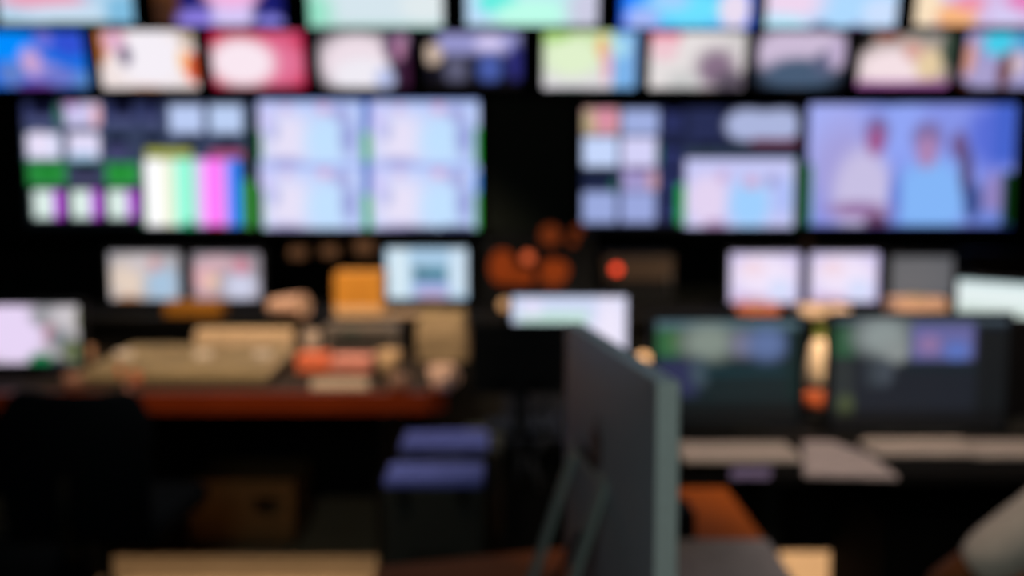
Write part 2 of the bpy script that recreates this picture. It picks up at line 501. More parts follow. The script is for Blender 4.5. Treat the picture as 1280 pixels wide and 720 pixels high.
opsA += [('r', 182, 186, 240, 197, (165, 170, 55)), ('r', 262, 188, 304, 199, (165, 70, 110)), ('r', 228, 276, 243, 285, (10, 170, 110)), ('r', 262, 281, 276, 285, (190, 30, 60)), ('r', 303, 225, 318, 288, (60, 165, 66), 3), ('r', 308, 150, 318, 215, (14, 50, 40), 3), ('r', 173, 250, 178, 284, (10, 110, 50)), ('r', 28, 276, 176, 288, (3, 5, 8)), ('r', 28, 205, 34, 288, (8, 14, 16))]
monitor('multiview_display', (27, 125, 318, 288), 5.58, SL, opsA, 'large wall display at the left showing many small tiles and vertical colour bars', 'display', G3, bez=.01, res=(145, 82))
opsB = []
for (a, b) in ((324, 455), (464, 600)):
    for (c, d) in ((126, 203), (205, 286)):
        wv, hv = b - a, d - c
        opsB += [('r', a, c, b, d, (190, 208, 252), 3), ('e', a + .28 * wv, c + .62 * hv, .26 * wv, .40 * hv, (230, 224, 248), .9), ('e', a + .64 * wv, c + .66 * hv, .2 * wv, .38 * hv, (192, 224, 255), .9),
                 ('e', a + .26 * wv, c + .12 * hv, 7, 7, (212, 188, 226), .8), ('e', a + .62 * wv, c + .13 * hv, 8, 8, (218, 178, 215), .8), ('e', a + .78 * wv, c + .22 * hv, 10, 9, (160, 160, 215), .8),
                 ('e', a + .85 * wv, c + .6 * hv, 10, 22, (150, 160, 218), .8), ('e', a + .14 * wv, c + .5 * hv, 7, 12, (175, 185, 228), .8), ('r', a, c, b, c + 5, (150, 172, 235), 4), ('e', a + .25 * wv, c + .98 * hv, 22, 5, (170, 165, 215), .8), ('e', a + .08 * wv, c + .3 * hv, 8, 22, (205, 200, 248), .8)]
opsB += [('r', 320, 122, 603, 127, (90, 120, 205), 2), ('r', 453, 122, 464, 290, (70, 105, 190), 2), ('r', 453, 166, 464, 202, (10, 165, 70), 3), ('r', 453, 243, 464, 288, (20, 170, 80), 3),
         ('r', 594, 160, 603, 205, (5, 175, 20), 2), ('r', 594, 240, 603, 290, (5, 175, 20), 2), ('r', 320, 165, 328, 200, (20, 150, 60), 2), ('r', 320, 235, 328, 288, (10, 170, 40), 2), ('e', 598, 228, 5, 14, (60, 150, 245)),
         ('r', 508, 283, 545, 290, (60, 70, 120), 3), ('r', 550, 282, 590, 290, (70, 80, 130), 3), ('r', 320, 286, 603, 290, (90, 110, 190), 2)]
monitor('quad_view_display', (320, 122, 603, 290), 5.58, (170, 190, 250), opsB, 'large wall display with four pale blue pictures in two tall columns', 'display', G3, bez=.008, res=(142, 84))
opsC = [('r', 728, 136, 773, 168, (200, 158, 150), 3), ('e', 757, 150, 14, 16, (218, 142, 165), .8), ('e', 736, 155, 8, 14, (190, 172, 135)), ('r', 777, 138, 822, 168, (160, 175, 225), 3),
        ('r', 728, 172, 772, 208, (198, 215, 252), 3), ('r', 777, 172, 820, 208, (212, 210, 248), 3), ('r', 728, 210, 770, 238, (26, 34, 66), 2), ('r', 733, 211, 765, 218, (6, 10, 22)),
        ('r', 778, 210, 822, 238, (165, 155, 208), 3), ('e', 800, 213, 18, 4, (110, 80, 130)), ('e', 816, 226, 6, 12, (200, 155, 165)), ('r', 728, 240, 771, 278, (155, 170, 222), 3), ('r', 777, 240, 820, 278, (155, 168, 222), 3),
        ('r', 723, 160, 727, 200, (10, 120, 30)), ('r', 820, 180, 826, 206, (20, 90, 60)), ('e', 768, 232, 4, 8, (30, 100, 70))]
for yy in (134, 177, 210, 243):
    opsC += [('r', 828, yy, 852, yy + 32, (40, 46, 92), 2), ('r', 832, yy + 1, 850, yy + 7, (6, 8, 26))]
opsC += [('r', 860, 134, 900, 178, (38, 44, 82), 3), ('r', 872, 178, 896, 184, (8, 10, 20)), ('r', 855, 186, 1000, 196, (48, 62, 80), 3), ('e', 931, 157, 25, 19, (172, 182, 222), .4), ('e', 977, 157, 24, 19, (172, 182, 222), .4), ('r', 930, 140, 978, 174, (172, 182, 222), 6), ('r', 938, 174, 1000, 182, (110, 22, 40), 2),
         ('r', 910, 178, 938, 185, (5, 8, 16)),
         ('r', 857, 199, 996, 288, (198, 200, 246), 3), ('e', 885, 250, 26, 32, (228, 212, 242), .6), ('e', 938, 255, 26, 32, (160, 208, 255), .6), ('e', 903, 220, 7, 8, (208, 178, 215), .8), ('e', 940, 228, 9, 8, (212, 168, 205), .8), ('e', 980, 245, 12, 25, (175, 190, 248)), ('e', 895, 280, 14, 5, (175, 140, 185)), ('e', 965, 226, 8, 8, (160, 160, 210)),
         ('r', 847, 230, 857, 280, (10, 160, 50), 2), ('r', 993, 199, 1000, 288, (10, 130, 40), 2), ('r', 723, 279, 851, 288, (5, 6, 12), 2)]
monitor('multiview_display', (724, 132, 1000, 288), 5.58, (28, 33, 62), opsC, 'large wall display right of the blank panel, small tiles above one big picture', 'display', G3, bez=.01, res=(138, 80))
opsD = [('e', 1035, 165, 50, 50, (165, 175, 245), .9), ('e', 1055, 215, 40, 60, (165, 160, 220), .8), ('e', 1125, 160, 30, 45, (145, 165, 245), .8), ('e', 1238, 170, 30, 40, (90, 110, 215), .8),
        ('e', 1080, 242, 36, 56, (200, 192, 228), .5), ('e', 1140, 262, 26, 45, (125, 165, 240), .5), ('e', 1166, 248, 46, 50, (132, 182, 248), .5), ('e', 1120, 250, 8, 35, (110, 130, 215), .8),
        ('e', 1095, 165, 15, 20, (120, 105, 160), .6), ('e', 1094, 177, 11, 17, (160, 88, 142), .7), ('e', 1158, 172, 19, 20, (125, 110, 165), .6), ('e', 1158, 190, 13, 20, (172, 132, 180), .6),
        ('e', 1198, 182, 10, 18, (110, 85, 135), .6), ('e', 1208, 215, 8, 32, (85, 72, 115), .6), ('e', 1218, 252, 12, 25, (60, 78, 140), .6), ('e', 1243, 245, 12, 30, (145, 130, 190), .6),
        ('e', 1075, 262, 38, 10, (150, 115, 165), .8), ('e', 1098, 276, 16, 9, (100, 60, 90), .6), ('e', 1240, 275, 18, 12, (110, 135, 215), .6), ('r', 1240, 127, 1272, 205, (70, 100, 205), 14),
        ('r', 1003, 205, 1015, 288, (10, 135, 25), 4), ('r', 1254, 215, 1273, 288, (12, 50, 12), 6), ('r', 1003, 281, 1273, 288, (50, 60, 150), 4), ('e', 1110, 128, 20, 5, (70, 90, 160)), ('r', 1003, 127, 1273, 130, (80, 90, 170), 2)]
monitor('programme_display', (1005, 127, 1272, 287), 5.58, (134, 148, 232), opsD, 'large wall display showing two people in white and blue shirts', 'display', G3, bez=.01, res=(134, 80))

# warm reflections painted as brown cards along the shelf under the large displays
G6 = 'painted warm reflections on the cable shelf'
for k, (px, py, wpx, hpx) in enumerate(((372, 316, 22, 14), (412, 314, 22, 14), (455, 309, 24, 18), (1010, 302, 12, 9))):
    a, b = at(px - wpx / 2, py + hpx / 2, 5.63), at(px + wpx / 2, py - hpx / 2, 5.63)
    zs = at(0, 296, 5.62).z
    tr = empty('warm_reflection', ((a.x + b.x) / 2, 5.632, b.z), 0, ('painted warm reflection below the left end of the quad picture display', 'painted warm reflection below the middle of the quad picture display, second of three',
         'largest painted warm reflection, third of three under the quad picture display', 'small painted warm reflection between the two right-hand large displays')[k], 'tag', G6)
    MB().box((0, 0, (a.z - b.z) / 2), (b.x - a.x, .008, b.z - a.z), .002).build('card', HIGHLIGHT_BROWN, tr)
    MB().tube((0, 0, -.004), (0, 0, zs - .017 - b.z + .001), .002).build('string', BLACK, tr)

# ------------------------------------------------------------------ back bench with the fourth row
BZ = 0.90
bench = empty('back_bench', (0, 5.08, 0), 0, 'long black cabinet bench under the monitor wall', 'bench')
MB().box((0, 0, BZ - .02), (6.6, .66, .04), .004).build('worktop', DESKB, bench)
for k in range(7):
    x = -2.83 + k * .943
    cb = MB().box((x, .02, (BZ - .04) / 2 + .03), (.935, .58, BZ - .1), .003).build('cabinet_body', DESKB, bench)
    for sx in (-1, 1):
        d = MB().box((x + sx * .233, -.28, .43), (.455, .018, .74), .003).build('door', DESKB, cb)
        MB().box((x + sx * .03, -.295, .62), (.012, .02, .14), .003).build('handle', CHROME, cb)
MB().box((0, -.03, .04), (6.5, .5, .08)).build('plinth', DESKB, bench)
# warm reflections behind the small monitors, painted as dim brown panels
for nm, (x0, y0, x1, y1), c, lab in (
        ('rack_unit', (750, 316, 840, 352), (.045, .030, .022), 'rack unit with painted warm reflection right of the glowing red lamp'),
        ('rack_unit', (1200, 313, 1300, 350), (.030, .010, .006), 'rack unit with painted reddish reflection at the right end of the back bench')):
    a, b = at(x0, y1, 5.35), at(x1, y0, 5.35)
    r_ = empty(nm, ((a.x + b.x) / 2, 5.35, BZ), 0, lab, 'rack unit', 'rack units on the back bench')
    hh = b.z - BZ
    MB().box((0, 0, hh / 2), (b.x - a.x, .2, hh), .006).build('chassis', BLACK, r_)
    MB().box((0, -.105, hh - (b.z - a.z) / 2), (b.x - a.x - .02, .01, (b.z - a.z) * .8), .003).build('front_panel', mat('reflection_panel_%d' % x0, c, .6), r_)
    for sx in (-1, 1):
        MB().box((sx * ((b.x - a.x) / 2 - .025), -.12, hh / 2), (.012, .02, .09), .004).build('handle', CHROME, r_)

G4 = 'small monitors along the back bench'
monitor('desk_monitor', (133, 311, 230, 379), 5.0, (172, 168, 174), [('e', 160, 350, 22, 24, (228, 208, 192), .8), ('e', 202, 355, 20, 22, (168, 196, 222), .8), ('e', 180, 330, 22, 12, (205, 195, 198), .8), ('e', 194, 330, 8, 8, (200, 150, 155)), ('r', 133, 311, 230, 316, (110, 112, 118), 4), ('r', 224, 311, 230, 379, (110, 112, 120), 4), ('e', 160, 374, 14, 4, (190, 130, 90))],
        'small bench monitor at the left, greyish white picture with a cream patch', 'monitor', G4, stand=BZ, bez=.01)
monitor('desk_monitor', (237, 312, 330, 379), 5.0, (150, 142, 152), [('e', 258, 348, 16, 20, (228, 175, 182), .8), ('e', 300, 358, 20, 18, (205, 208, 232), .8), ('e', 272, 330, 24, 10, (205, 170, 180)), ('e', 302, 333, 10, 10, (205, 130, 150)), ('e', 265, 352, 8, 8, (228, 200, 170)), ('r', 237, 312, 330, 317, (110, 110, 118), 4)],
        'small bench monitor with a pinkish grey picture, second from the left', 'monitor', G4, stand=BZ, bez=.01)
monitor('desk_monitor', (478, 306, 588, 378), 5.08, (165, 200, 228), [('r', 486, 312, 511, 374, (212, 232, 244), 6), ('r', 562, 312, 584, 368, (205, 225, 242), 6), ('r', 517, 334, 559, 352, (62, 125, 148), 3), ('r', 517, 334, 530, 342, (55, 90, 100), 3), ('r', 518, 353, 560, 368, (160, 170, 225), 4), ('e', 540, 373, 22, 6, (200, 165, 185)), ('r', 478, 306, 588, 309, (110, 150, 180), 3)],
        'small bench monitor, light blue page with a teal block in the middle', 'monitor', G4, stand=BZ, bez=.008)
for rr, tx in (((908, 312, 1004, 383), 'left one of the pair of small bench monitors with glowing lilac white pictures'), ((1008, 312, 1102, 382), 'right one of the pair of small bench monitors with glowing lilac white pictures')):
    cx = (rr[0] + rr[2]) / 2
    monitor('desk_monitor', rr, 5.0, (212, 202, 240), [('e', cx, 345, 38, 24, (240, 228, 250), .6), ('e', cx + 20, 362, 16, 14, (215, 222, 252)), ('e', cx - 18, 376, 24, 6, (200, 165, 200)), ('r', rr[2] - 6, 312, rr[2], 383, (150, 148, 205), 4), ('e', cx - 15, 335, 16, 10, (240, 215, 230))],
            tx, 'monitor', G4, stand=BZ, bez=.008)
monitor('desk_monitor', (1109, 316, 1195, 376), 4.98, (96, 97, 102), [('r', 1109, 316, 1195, 321, (70, 68, 72), 4), ('e', 1150, 345, 34, 20, (102, 102, 106))],
        'small bench monitor with a blank grey screen at the right', 'monitor', G4, stand=BZ, bez=.01)


def block(name, rect, Y, m, lab, cat, depth=.12, bev=.006, group=None, z0=None, extra=None):
    """a box shaped thing whose front face fills rect; stands on z0"""
    a, b = at(rect[0], rect[3], Y), at(rect[2], rect[1], Y)
    zb = a.z if z0 is None else z0
    zb += .001
    o = empty(name, ((a.x + b.x) / 2, Y + depth / 2, zb), 0, lab, cat, group)
    wdt, hgt = b.x - a.x, b.z - zb
    MB().box((0, 0, hgt / 2), (wdt, depth, hgt), bev).build('body', m, o)
    return o, wdt, hgt


# things on the back bench
o, wd, hg = block('file_box', (418, 341, 478, 398), 4.78, YELL, 'orange-yellow file box on the back bench left of the light blue monitor', 'box', .2, z0=BZ)
MB().box((0, -.104, hg * .12), (wd * .98, .008, hg * .24), .002).build('label_card', mat('peach_card', (.72, .46, .26), .7), o)
MB().tube((0, -.11, hg * .62), (0, -.10, hg * .62), .018, .018, 16).build('finger_ring', YELL, o)
o, wd, hg = block('file_box', (205, 380, 275, 399), 4.77, mat('dull_orange_card', (.30, .12, .008), .8), 'low dull orange box in front of the left bench monitors', 'box', .14, z0=BZ)
MB().box((0, 0, hg + .004), (wd * 1.02, .145, .008), .002).build('lid', mat('dull_orange_card', (0, 0, 0)), o)
p = empty('paper_roll', at(362, 384, 4.80), 0, 'pinkish cream paper roll lying on the bench, right of the dull orange box', 'paper roll')
p.location.z = BZ
MB().tube((-.09, .03, .042), (.08, -.06, .058), .042, .058, 20).build('roll', mat('pink_cream_paper', (.66, .42, .33), .8), p)
MB().tube((-.095, .033, .042), (.085, -.063, .058), .015, .015, 12).build('core', TAN, p)
o = MB().box((0, 0, 0), (.32, .13, .02), .004).build('paper_pad', mat('tan_paper', (.45, .32, .22), .8))
o.location = (at(520, 388, 4.82).x, 4.80, BZ + .011)
tag(o, 'flat tan paper pad on the bench under the light blue monitor', 'paper pad')
# intercom panel with glowing orange lamps
ip = empty('intercom_panel', (at(672, 320, 5.2).x, 5.25, BZ), 0, 'black intercom panel with a cluster of glowing orange lamps', 'intercom panel')
MB().box((0, .03, .17), (.60, .16, .34), .008).build('housing', BLACK, ip)
lampc = {'dim': mat('dim_orange_lamp', (.1, .02, .005), .4, emit=lin((112, 40, 4)), strength=1.0), 'mid': mat('orange_lamp', (.1, .02, .005), .4, emit=lin((200, 88, 48)), strength=1.3),
         'low': mat('faint_orange_lamp', (.1, .02, .005), .4, emit=lin((92, 36, 8)), strength=1.0)}
for px, py, wp, hp, kk in ((628, 334, 30, 40, 'dim'), (655, 346, 24, 18, 'dim'), (693, 338, 34, 26, 'dim'), (660, 322, 13, 13, 'mid'), (688, 294, 24, 24, 'low'), (722, 288, 12, 12, 'low'), (716, 302, 10, 10, 'low'), (640, 352, 30, 8, 'low'), (690, 354, 30, 8, 'low')):
    c = at(px, py, 5.19)
    Ml = Matrix.Translation((c.x - ip.location.x, -.056, c.z - BZ)) @ Matrix.Scale(wp / F * 5.2, 4, (1, 0, 0)) @ Matrix.Scale(hp / F * 5.2, 4, (0, 0, 1))
    lm = MB().tube((0, -.008, 0), (0, .008, 0), .54, .56, 20)
    bmesh.ops.transform(lm.bm, matrix=Ml, verts=lm.bm.verts)
    lm.build('lamp', lampc[kk], ip)
MB().box((.05, .03, .36), (.5, .1, .05), .006).build('top_panel', BLACK, ip)
c = at(771, 337, 5.12)
rl = empty('tally_lamp', (c.x, 5.14, BZ), 0, 'round glowing red tally lamp on a short black post', 'lamp')
MB().tube((0, 0, 0), (0, 0, .012), .035, .03, 20).tube((0, 0, .01), (0, 0, c.z - BZ), .008).build('post', BLACK, rl)
MB().ball((0, -.005, c.z - BZ), .024, 2).build('bulb', mat('red_lamp', (.3, .02, .01), .4, emit=lin((250, 70, 38)), strength=2.0), rl, True)
# right end of the bench: cream and peach cartons
o, wd, hg = block('carton', (1004, 385, 1064, 406), 4.78, CREAM, 'bright cream carton in front of the pair of lilac white monitors', 'carton', .16, z0=BZ)
MB().box((0, 0, hg + .003), (wd * .3, .162, .006), .001).build('tape', TAN, o)
o, wd, hg = block('carton', (1118, 374, 1186, 397), 4.80, mat('peach_carton', (.62, .40, .32), .8), 'peach carton in front of the blank grey bench monitor', 'carton', .14, z0=BZ)
MB().box((0, 0, hg + .003), (wd * .3, .142, .006), .001).build('tape', TAN, o)
o, wd, hg = block('carton', (922, 381, 976, 393), 4.80, mat('red_brown_carton', (.45, .14, .08), .8), 'flat red-brown carton below the left lilac white monitor', 'carton', .1, z0=BZ)
MB().box((0, 0, hg + .002), (wd * .3, .102, .004), .001).build('tape', TAN, o)

# ------------------------------------------------------------------ left desk (red-brown edge)
DZ = 0.75
ld = empty('left_desk', (0, 0, 0), 0, 'wide desk on the left with a red-brown wooden front edge', 'desk')
yf, yb_ = atz(300, 492, DZ).y, atz(300, 438, DZ).y
xr = atz(553, 492, DZ).x
MB().prism([(-2.9, yf + .03), (xr - .06, yf + .03), (xr, yf + .10), (xr + .02, yb_), (-2.9, yb_)], DZ - .03, DZ).build('desktop', mat('dark_desk_laminate', (.022, .015, .009), .7, spec=.08), ld)
MB().prism([(-2.9, yf), (xr - .05, yf), (xr + .01, yf + .05), (xr, yf + .09), (xr - .06, yf + .03), (-2.9, yf + .03)], DZ - .075, DZ + .002).build('wooden_edge', REDW, ld)
MB().box((-1.6, yb_ - .03, .40), (2.5, .02, .62), .003).build('back_panel', DESKB, ld)
MB().box((-.52, (yf + yb_) / 2 + .06, .37), (.025, yb_ - yf - .16, .70), .003).build('side_panel', DESKB, ld)  # added to block spot light coming in from the right
for x in (-2.8, -1.62):
    for y in (yf + .12, yb_ - .1):
        MB().box((x, y, .36), (.05, .05, .72), .004).build('leg', BLACKM, ld)

# vision mixer: sloping surface with rows of keys
vx0, vx1 = atz(124, 466, DZ).x, atz(352, 466, DZ).x
vm = empty('vision_mixer', ((vx0 + vx1) / 2, (yf + yb_) / 2 - .02, DZ), 0, 'wide tan vision mixing console with rows of keys on the left desk', 'mixing console')
W = vx1 - vx0
Mt = Matrix.Translation((0, 0, .032)) @ Matrix.Rotation(R(2.5), 4, 'X')
MB().box((0, 0, 0), (W, .58, .036), .008, Mt).build('console_body', mat('tan_console', (.25, .19, .11), .6, var=.1), vm)
kb = MB()
for j in range(9):
    for i in range(30):
        if (i % 10) in (9,) and j > 2: continue
        kb.box((-W / 2 + .04 + i * (W - .08) / 29, -.25 + j * .06, .024), (.019, .03, .012), 0, Mt)
tag(kb.build('keys', KEYT, vm), kind='stuff')
for xx in (-.28, .05, .3):
    f_ = MB().box((xx, -.06, .022), (.02, .14, .006), 0, Mt).build('fader_slot', BLACK, vm)
    MB().box((xx, -.04, .04), (.07, .022, .036), .006, Mt).build('fader_bar', KEYW, vm)
for (px, py, c_, r_) in ((170, 470, REDP, .018), (160, 484, PINKP, .012), (150, 462, REDP, .010)):
    q = atz(px, py, DZ + .07)
    MB().tube((q.x - vm.location.x, q.y - vm.location.y, .045), (q.x - vm.location.x, q.y - vm.location.y, .085), r_, r_ * .9, 16).build('knob', c_, vm)

# desk monitor at the far left
monitor('desk_monitor', (-30, 377, 104, 459), 4.0, (178, 172, 178), [('e', 15, 415, 42, 42, (232, 214, 246), .5), ('e', 62, 395, 24, 16, (150, 150, 156)), ('e', 85, 395, 20, 16, (202, 196, 202), .8), ('e', 62, 418, 7, 14, (185, 130, 150)), ('e', 75, 425, 14, 14, (130, 135, 142)), ('e', 50, 452, 16, 10, (20, 125, 75)), ('e', 92, 440, 16, 16, (95, 105, 72)), ('e', 72, 455, 10, 8, (60, 66, 74)), ('e', 100, 400, 6, 16, (150, 150, 130))],
        'monitor on the left desk at the frame edge, lilac white picture', 'monitor', None, stand=DZ + .003, bez=.012, stand_off=-.02, res=(80, 50))

o, wd, hg = block('carton', (243, 414, 365, 444), yb_ - .16, mat('cream_carton_left', (.60, .43, .29), .8), 'long cream carton at the back of the left desk', 'carton', .12, .01, z0=DZ)
MB().box((0, 0, hg + .003), (wd * 1.01, .03, .006), .001).build('tape', TAN, o)
# grey control unit
o, wd, hg = block('control_unit', (404, 408, 498, 446), yb_ - .2, GREYP, 'low grey control unit at the back of the left desk', 'control unit', .16, .012, z0=DZ)
b = MB()
for i in range(12):
    for j in range(3):
        b.box((-wd / 2 + .04 + i * (wd - .08) / 11, -.084, hg * (.25 + .25 * j)), (.018, .008, .018))
tag(b.build('keys', BLACK, o), kind='stuff')
MB().box((-wd * .12, -.083, hg * .82), (wd * .25, .006, .018), .001).build('display_strip', mat('teal_strip', (.02, .08, .07), .3), o)
# red and pink card stacks
for (rect, Y, m, nm, lab) in (((372, 445, 411, 470), 4.12, REDP, 'card_stack', 'bright red-orange stack of cards on the left desk'),
                              ((414, 448, 464, 472), 4.10, PINKP, 'card_stack', 'pink stack of cards right of the red-orange stack')):
    a, b = at(rect[0], rect[3], Y), at(rect[2], rect[1], Y)
    r_ = empty(nm, ((a.x + b.x) / 2, Y + .06, DZ), 0, lab, 'cards', 'stacks of cards on the left desk')
    n = 5
    hh = b.z - DZ
    for k in range(n):
        MB().box((random.uniform(-.006, .006), random.uniform(-.006, .006), hh * (k + .5) / n), (b.x - a.x, .14, hh / n * .92), .002).build('card', m, r_)


def cup(px, py, z, rad, h, m, lab, cat='cup', group=None, handle=False):
    q = atz(px, py, z)
    r_ = empty('cup', q, 0, lab, cat, group)
    MB().lathe([(rad * .78, 0), (rad * .85, h * .3), (rad, h), (rad * .93, h), (rad * .75, h * .08)], n=24).build('cup_body', m, r_, True)
    MB().lathe([(rad * .9, h * .85), (rad * .9, h * .86), (.0002, h * .86)], n=20).build('drink', mat('coffee', (.03, .012, .005), .3), r_)
    if handle:
        pts = [(rad * .9 + .02 * math.sin(a), 0, h * .5 + h * .28 * math.cos(a)) for a in [k * math.pi / 6 for k in range(7)]]
        MB().path(pts, .004).build('handle', m, r_, True)
    return r_


PINKW = mat('pinkish_white_china', (.74, .50, .42), .5, var=.04)
cup(552, 487, DZ, .052, .09, PINKW, 'pinkish white cup at the right front corner of the left desk', handle=True)
cup(498, 488, DZ, .034, .06, mat('brown_china', (.24, .14, .11), .5), 'small brown cup left of the pinkish white cup', handle=True)
cup(390, 446, DZ, .036, .12, mat('grey_white_china', (.38, .30, .26), .6), 'grey-white cup behind the red-orange card stack', handle=False)
cup(486, 468, DZ, .05, .10, mat('tan_china', (.40, .27, .16), .6), 'squat tan cup on the left desk beside the pink card stack', handle=False)
cup(91, 487, DZ, .034, .06, mat('rose_china', (.30, .15, .11), .5), 'small rosy brown cup in front of the left desk monitor', handle=True)
cup(109, 457, DZ, .030, .085, mat('peach_china', (.40, .22, .13), .6), 'peach cup right of the left desk monitor', handle=False)
# tan paper bag
q = atz(553, 452, DZ)
bg = empty('paper_bag', (q.x, q.y + .05, DZ + .003), R(-6), 'crumpled tan paper bag at the right end of the left desk', 'bag')
bmt = bmesh.new()
prof = [(.11, .07, 0), (.112, .072, .05), (.115, .07, .11), (.105, .055, .17), (.10, .035, .205), (.108, .03, .225)]
rings = []
for (rx, ry, z) in prof:
    rings.append([bmt.verts.new((rx * math.copysign(abs(math.cos(a)) ** .5, math.cos(a)) + random.uniform(-.004, .004), ry * math.copysign(abs(math.sin(a)) ** .5, math.sin(a)) + random.uniform(-.004, .004), z)) for a in [2 * math.pi * k / 20 for k in range(20)]])
for A_, B_ in zip(rings[:-1], rings[1:]):
    for k in range(20): bmt.faces.new((A_[k], A_[(k + 1) % 20], B_[(k + 1) % 20], B_[k]))
bmt.faces.new(rings[0][::-1])
mb_ = MB(); mb_.bm = bmt
bo = mb_.build('bag_body', mat('bag_paper', (.27, .20, .125), .85), bg)
sol = bo.modifiers.new('solid', 'SOLIDIFY'); sol.thickness = .002
MB().box((0, -.033, .213), (.2, .004, .02), .001).build('folded_rim', TAN, bg)

PL = [atz(x, y, DZ) for x, y in ((388, 488), (462, 488), (458, 476), (390, 476))]
tag(MB().prism([(p_.x, p_.y) for p_ in PL], DZ + .001, DZ + .008).build('paper_sheet', mat('tan_grey_paper', (.30, .24, .19), .8)), 'tan paper sheet at the front edge of the left desk below the red-orange cards', 'paper')
# ------------------------------------------------------------------ under the left desk
a, b = at(237, 684, 4.12), at(369, 602, 4.12)
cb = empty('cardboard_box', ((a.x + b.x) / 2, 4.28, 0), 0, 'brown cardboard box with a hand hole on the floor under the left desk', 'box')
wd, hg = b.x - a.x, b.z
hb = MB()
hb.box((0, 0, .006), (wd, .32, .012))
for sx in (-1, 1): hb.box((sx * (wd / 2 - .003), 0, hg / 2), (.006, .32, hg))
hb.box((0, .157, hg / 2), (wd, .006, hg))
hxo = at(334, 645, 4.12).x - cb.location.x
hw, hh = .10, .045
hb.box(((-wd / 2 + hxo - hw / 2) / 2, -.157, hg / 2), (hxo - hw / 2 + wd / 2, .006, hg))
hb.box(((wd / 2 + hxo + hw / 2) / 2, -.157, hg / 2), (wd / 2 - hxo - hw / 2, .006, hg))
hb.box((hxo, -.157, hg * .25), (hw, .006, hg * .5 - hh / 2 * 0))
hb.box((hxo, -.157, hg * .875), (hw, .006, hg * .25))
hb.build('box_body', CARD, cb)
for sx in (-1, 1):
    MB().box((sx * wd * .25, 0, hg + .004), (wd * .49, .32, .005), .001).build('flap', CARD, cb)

# ------------------------------------------------------------------ office chairs


def chair(loc, rz, label, back_top=.92, arms=True, seat=.47):
    r_ = empty('office_chair', loc, rz, label, 'chair', None)
    # back rest, curved shell (faces +y, seen from behind)
    t = bmesh.new()
    nx, nz = 14, 12
    bw, z0, z1 = .245, .46, back_top
    rows = []
    for j in range(nz + 1):
        v = j / nz
        z = z0 + (z1 - z0) * v
        wv = bw * (1 - .10 * (1 - v) - .32 * max(0, (v - .72) / .28) ** 2.2)
        rows.append([t.verts.new((wv * (2 * i / nx - 1), -.20 + .05 * (2 * i / nx - 1) ** 2 - .03 * math.sin(v * math.pi) + .0 * v, z)) for i in range(nx + 1)])
    for j in range(nz):
        for i in range(nx):
            t.faces.new((rows[j][i], rows[j][i + 1], rows[j + 1][i + 1], rows[j + 1][i]))
    m_ = MB(); m_.bm = t
    o_ = m_.build('backrest', BLACKF, r_, True)
    s_ = o_.modifiers.new('pad', 'SOLIDIFY'); s_.thickness = .05; s_.offset = 0
    o_.modifiers.new('round', 'SUBSURF').levels = 1
    MB().box((0, .05, seat), (.48, .46, .08), .03).build('seat', BLACKF, r_, True)
    MB().path([(0, -.02, seat - .05), (0, -.22, seat - .05), (0, -.27, .48), (0, -.255, .66)], .018).build('back_bracket', BLACKM, r_, True)
    if arms:
        for sx in (-1, 1):
            ar = MB().path([(sx * .24, .05, .43), (sx * .29, .05, .45), (sx * .29, .03, .66)], .014).build('arm_post', BLACKM, r_, True)
            MB().box((sx * .29, .04, .675), (.06, .26, .03), .012).build('arm_pad', BLACK, ar, True)
    MB().tube((0, 0, .09), (0, 0, .25), .028).tube((0, 0, .25), (0, 0, seat - .03), .017).build('gas_column', BLACKM, r_)
    for k in range(5):
        a_ = 2 * math.pi * k / 5 + .3
        e = Vector((math.cos(a_) * .30, math.sin(a_) * .30, .075))
        lg = MB().tube((0, 0, .11), e, .024, .016, 10).build('leg', BLACKM, r_)
        MB().tube((e.x, e.y, .08), (e.x, e.y, .05), .006).tube((e.x - .022 * math.sin(a_), e.y + .022 * math.cos(a_), .0275), (e.x + .022 * math.sin(a_), e.y - .022 * math.cos(a_), .0275), .0275, .0275, 16).build('castor', BLACK, lg)
    return r_


chair((at(112, 560, 3.0).x, 3.10, 0), R(-3), 'black office chair with its back to us before the left desk', .91, arms=False)

# black holdall added to cover the lit floor left of the chair
hb_ = empty('added_bag', (at(70, 680, 3.72).x - .08, 3.50, 0), 0, 'added black holdall bag covering the lit floor at the left frame edge', 'bag')
MB().box((0, 0, .125), (.62, .26, .25), .07).build('bag_body', BLACKF, hb_, True)
for sy in (-1, 1):
    MB().path([(-.14, sy * .05, .235), (-.10, sy * .06, .31), (.10, sy * .06, .31), (.14, sy * .05, .235)], .010).build('handle', BLACKF, hb_, True)
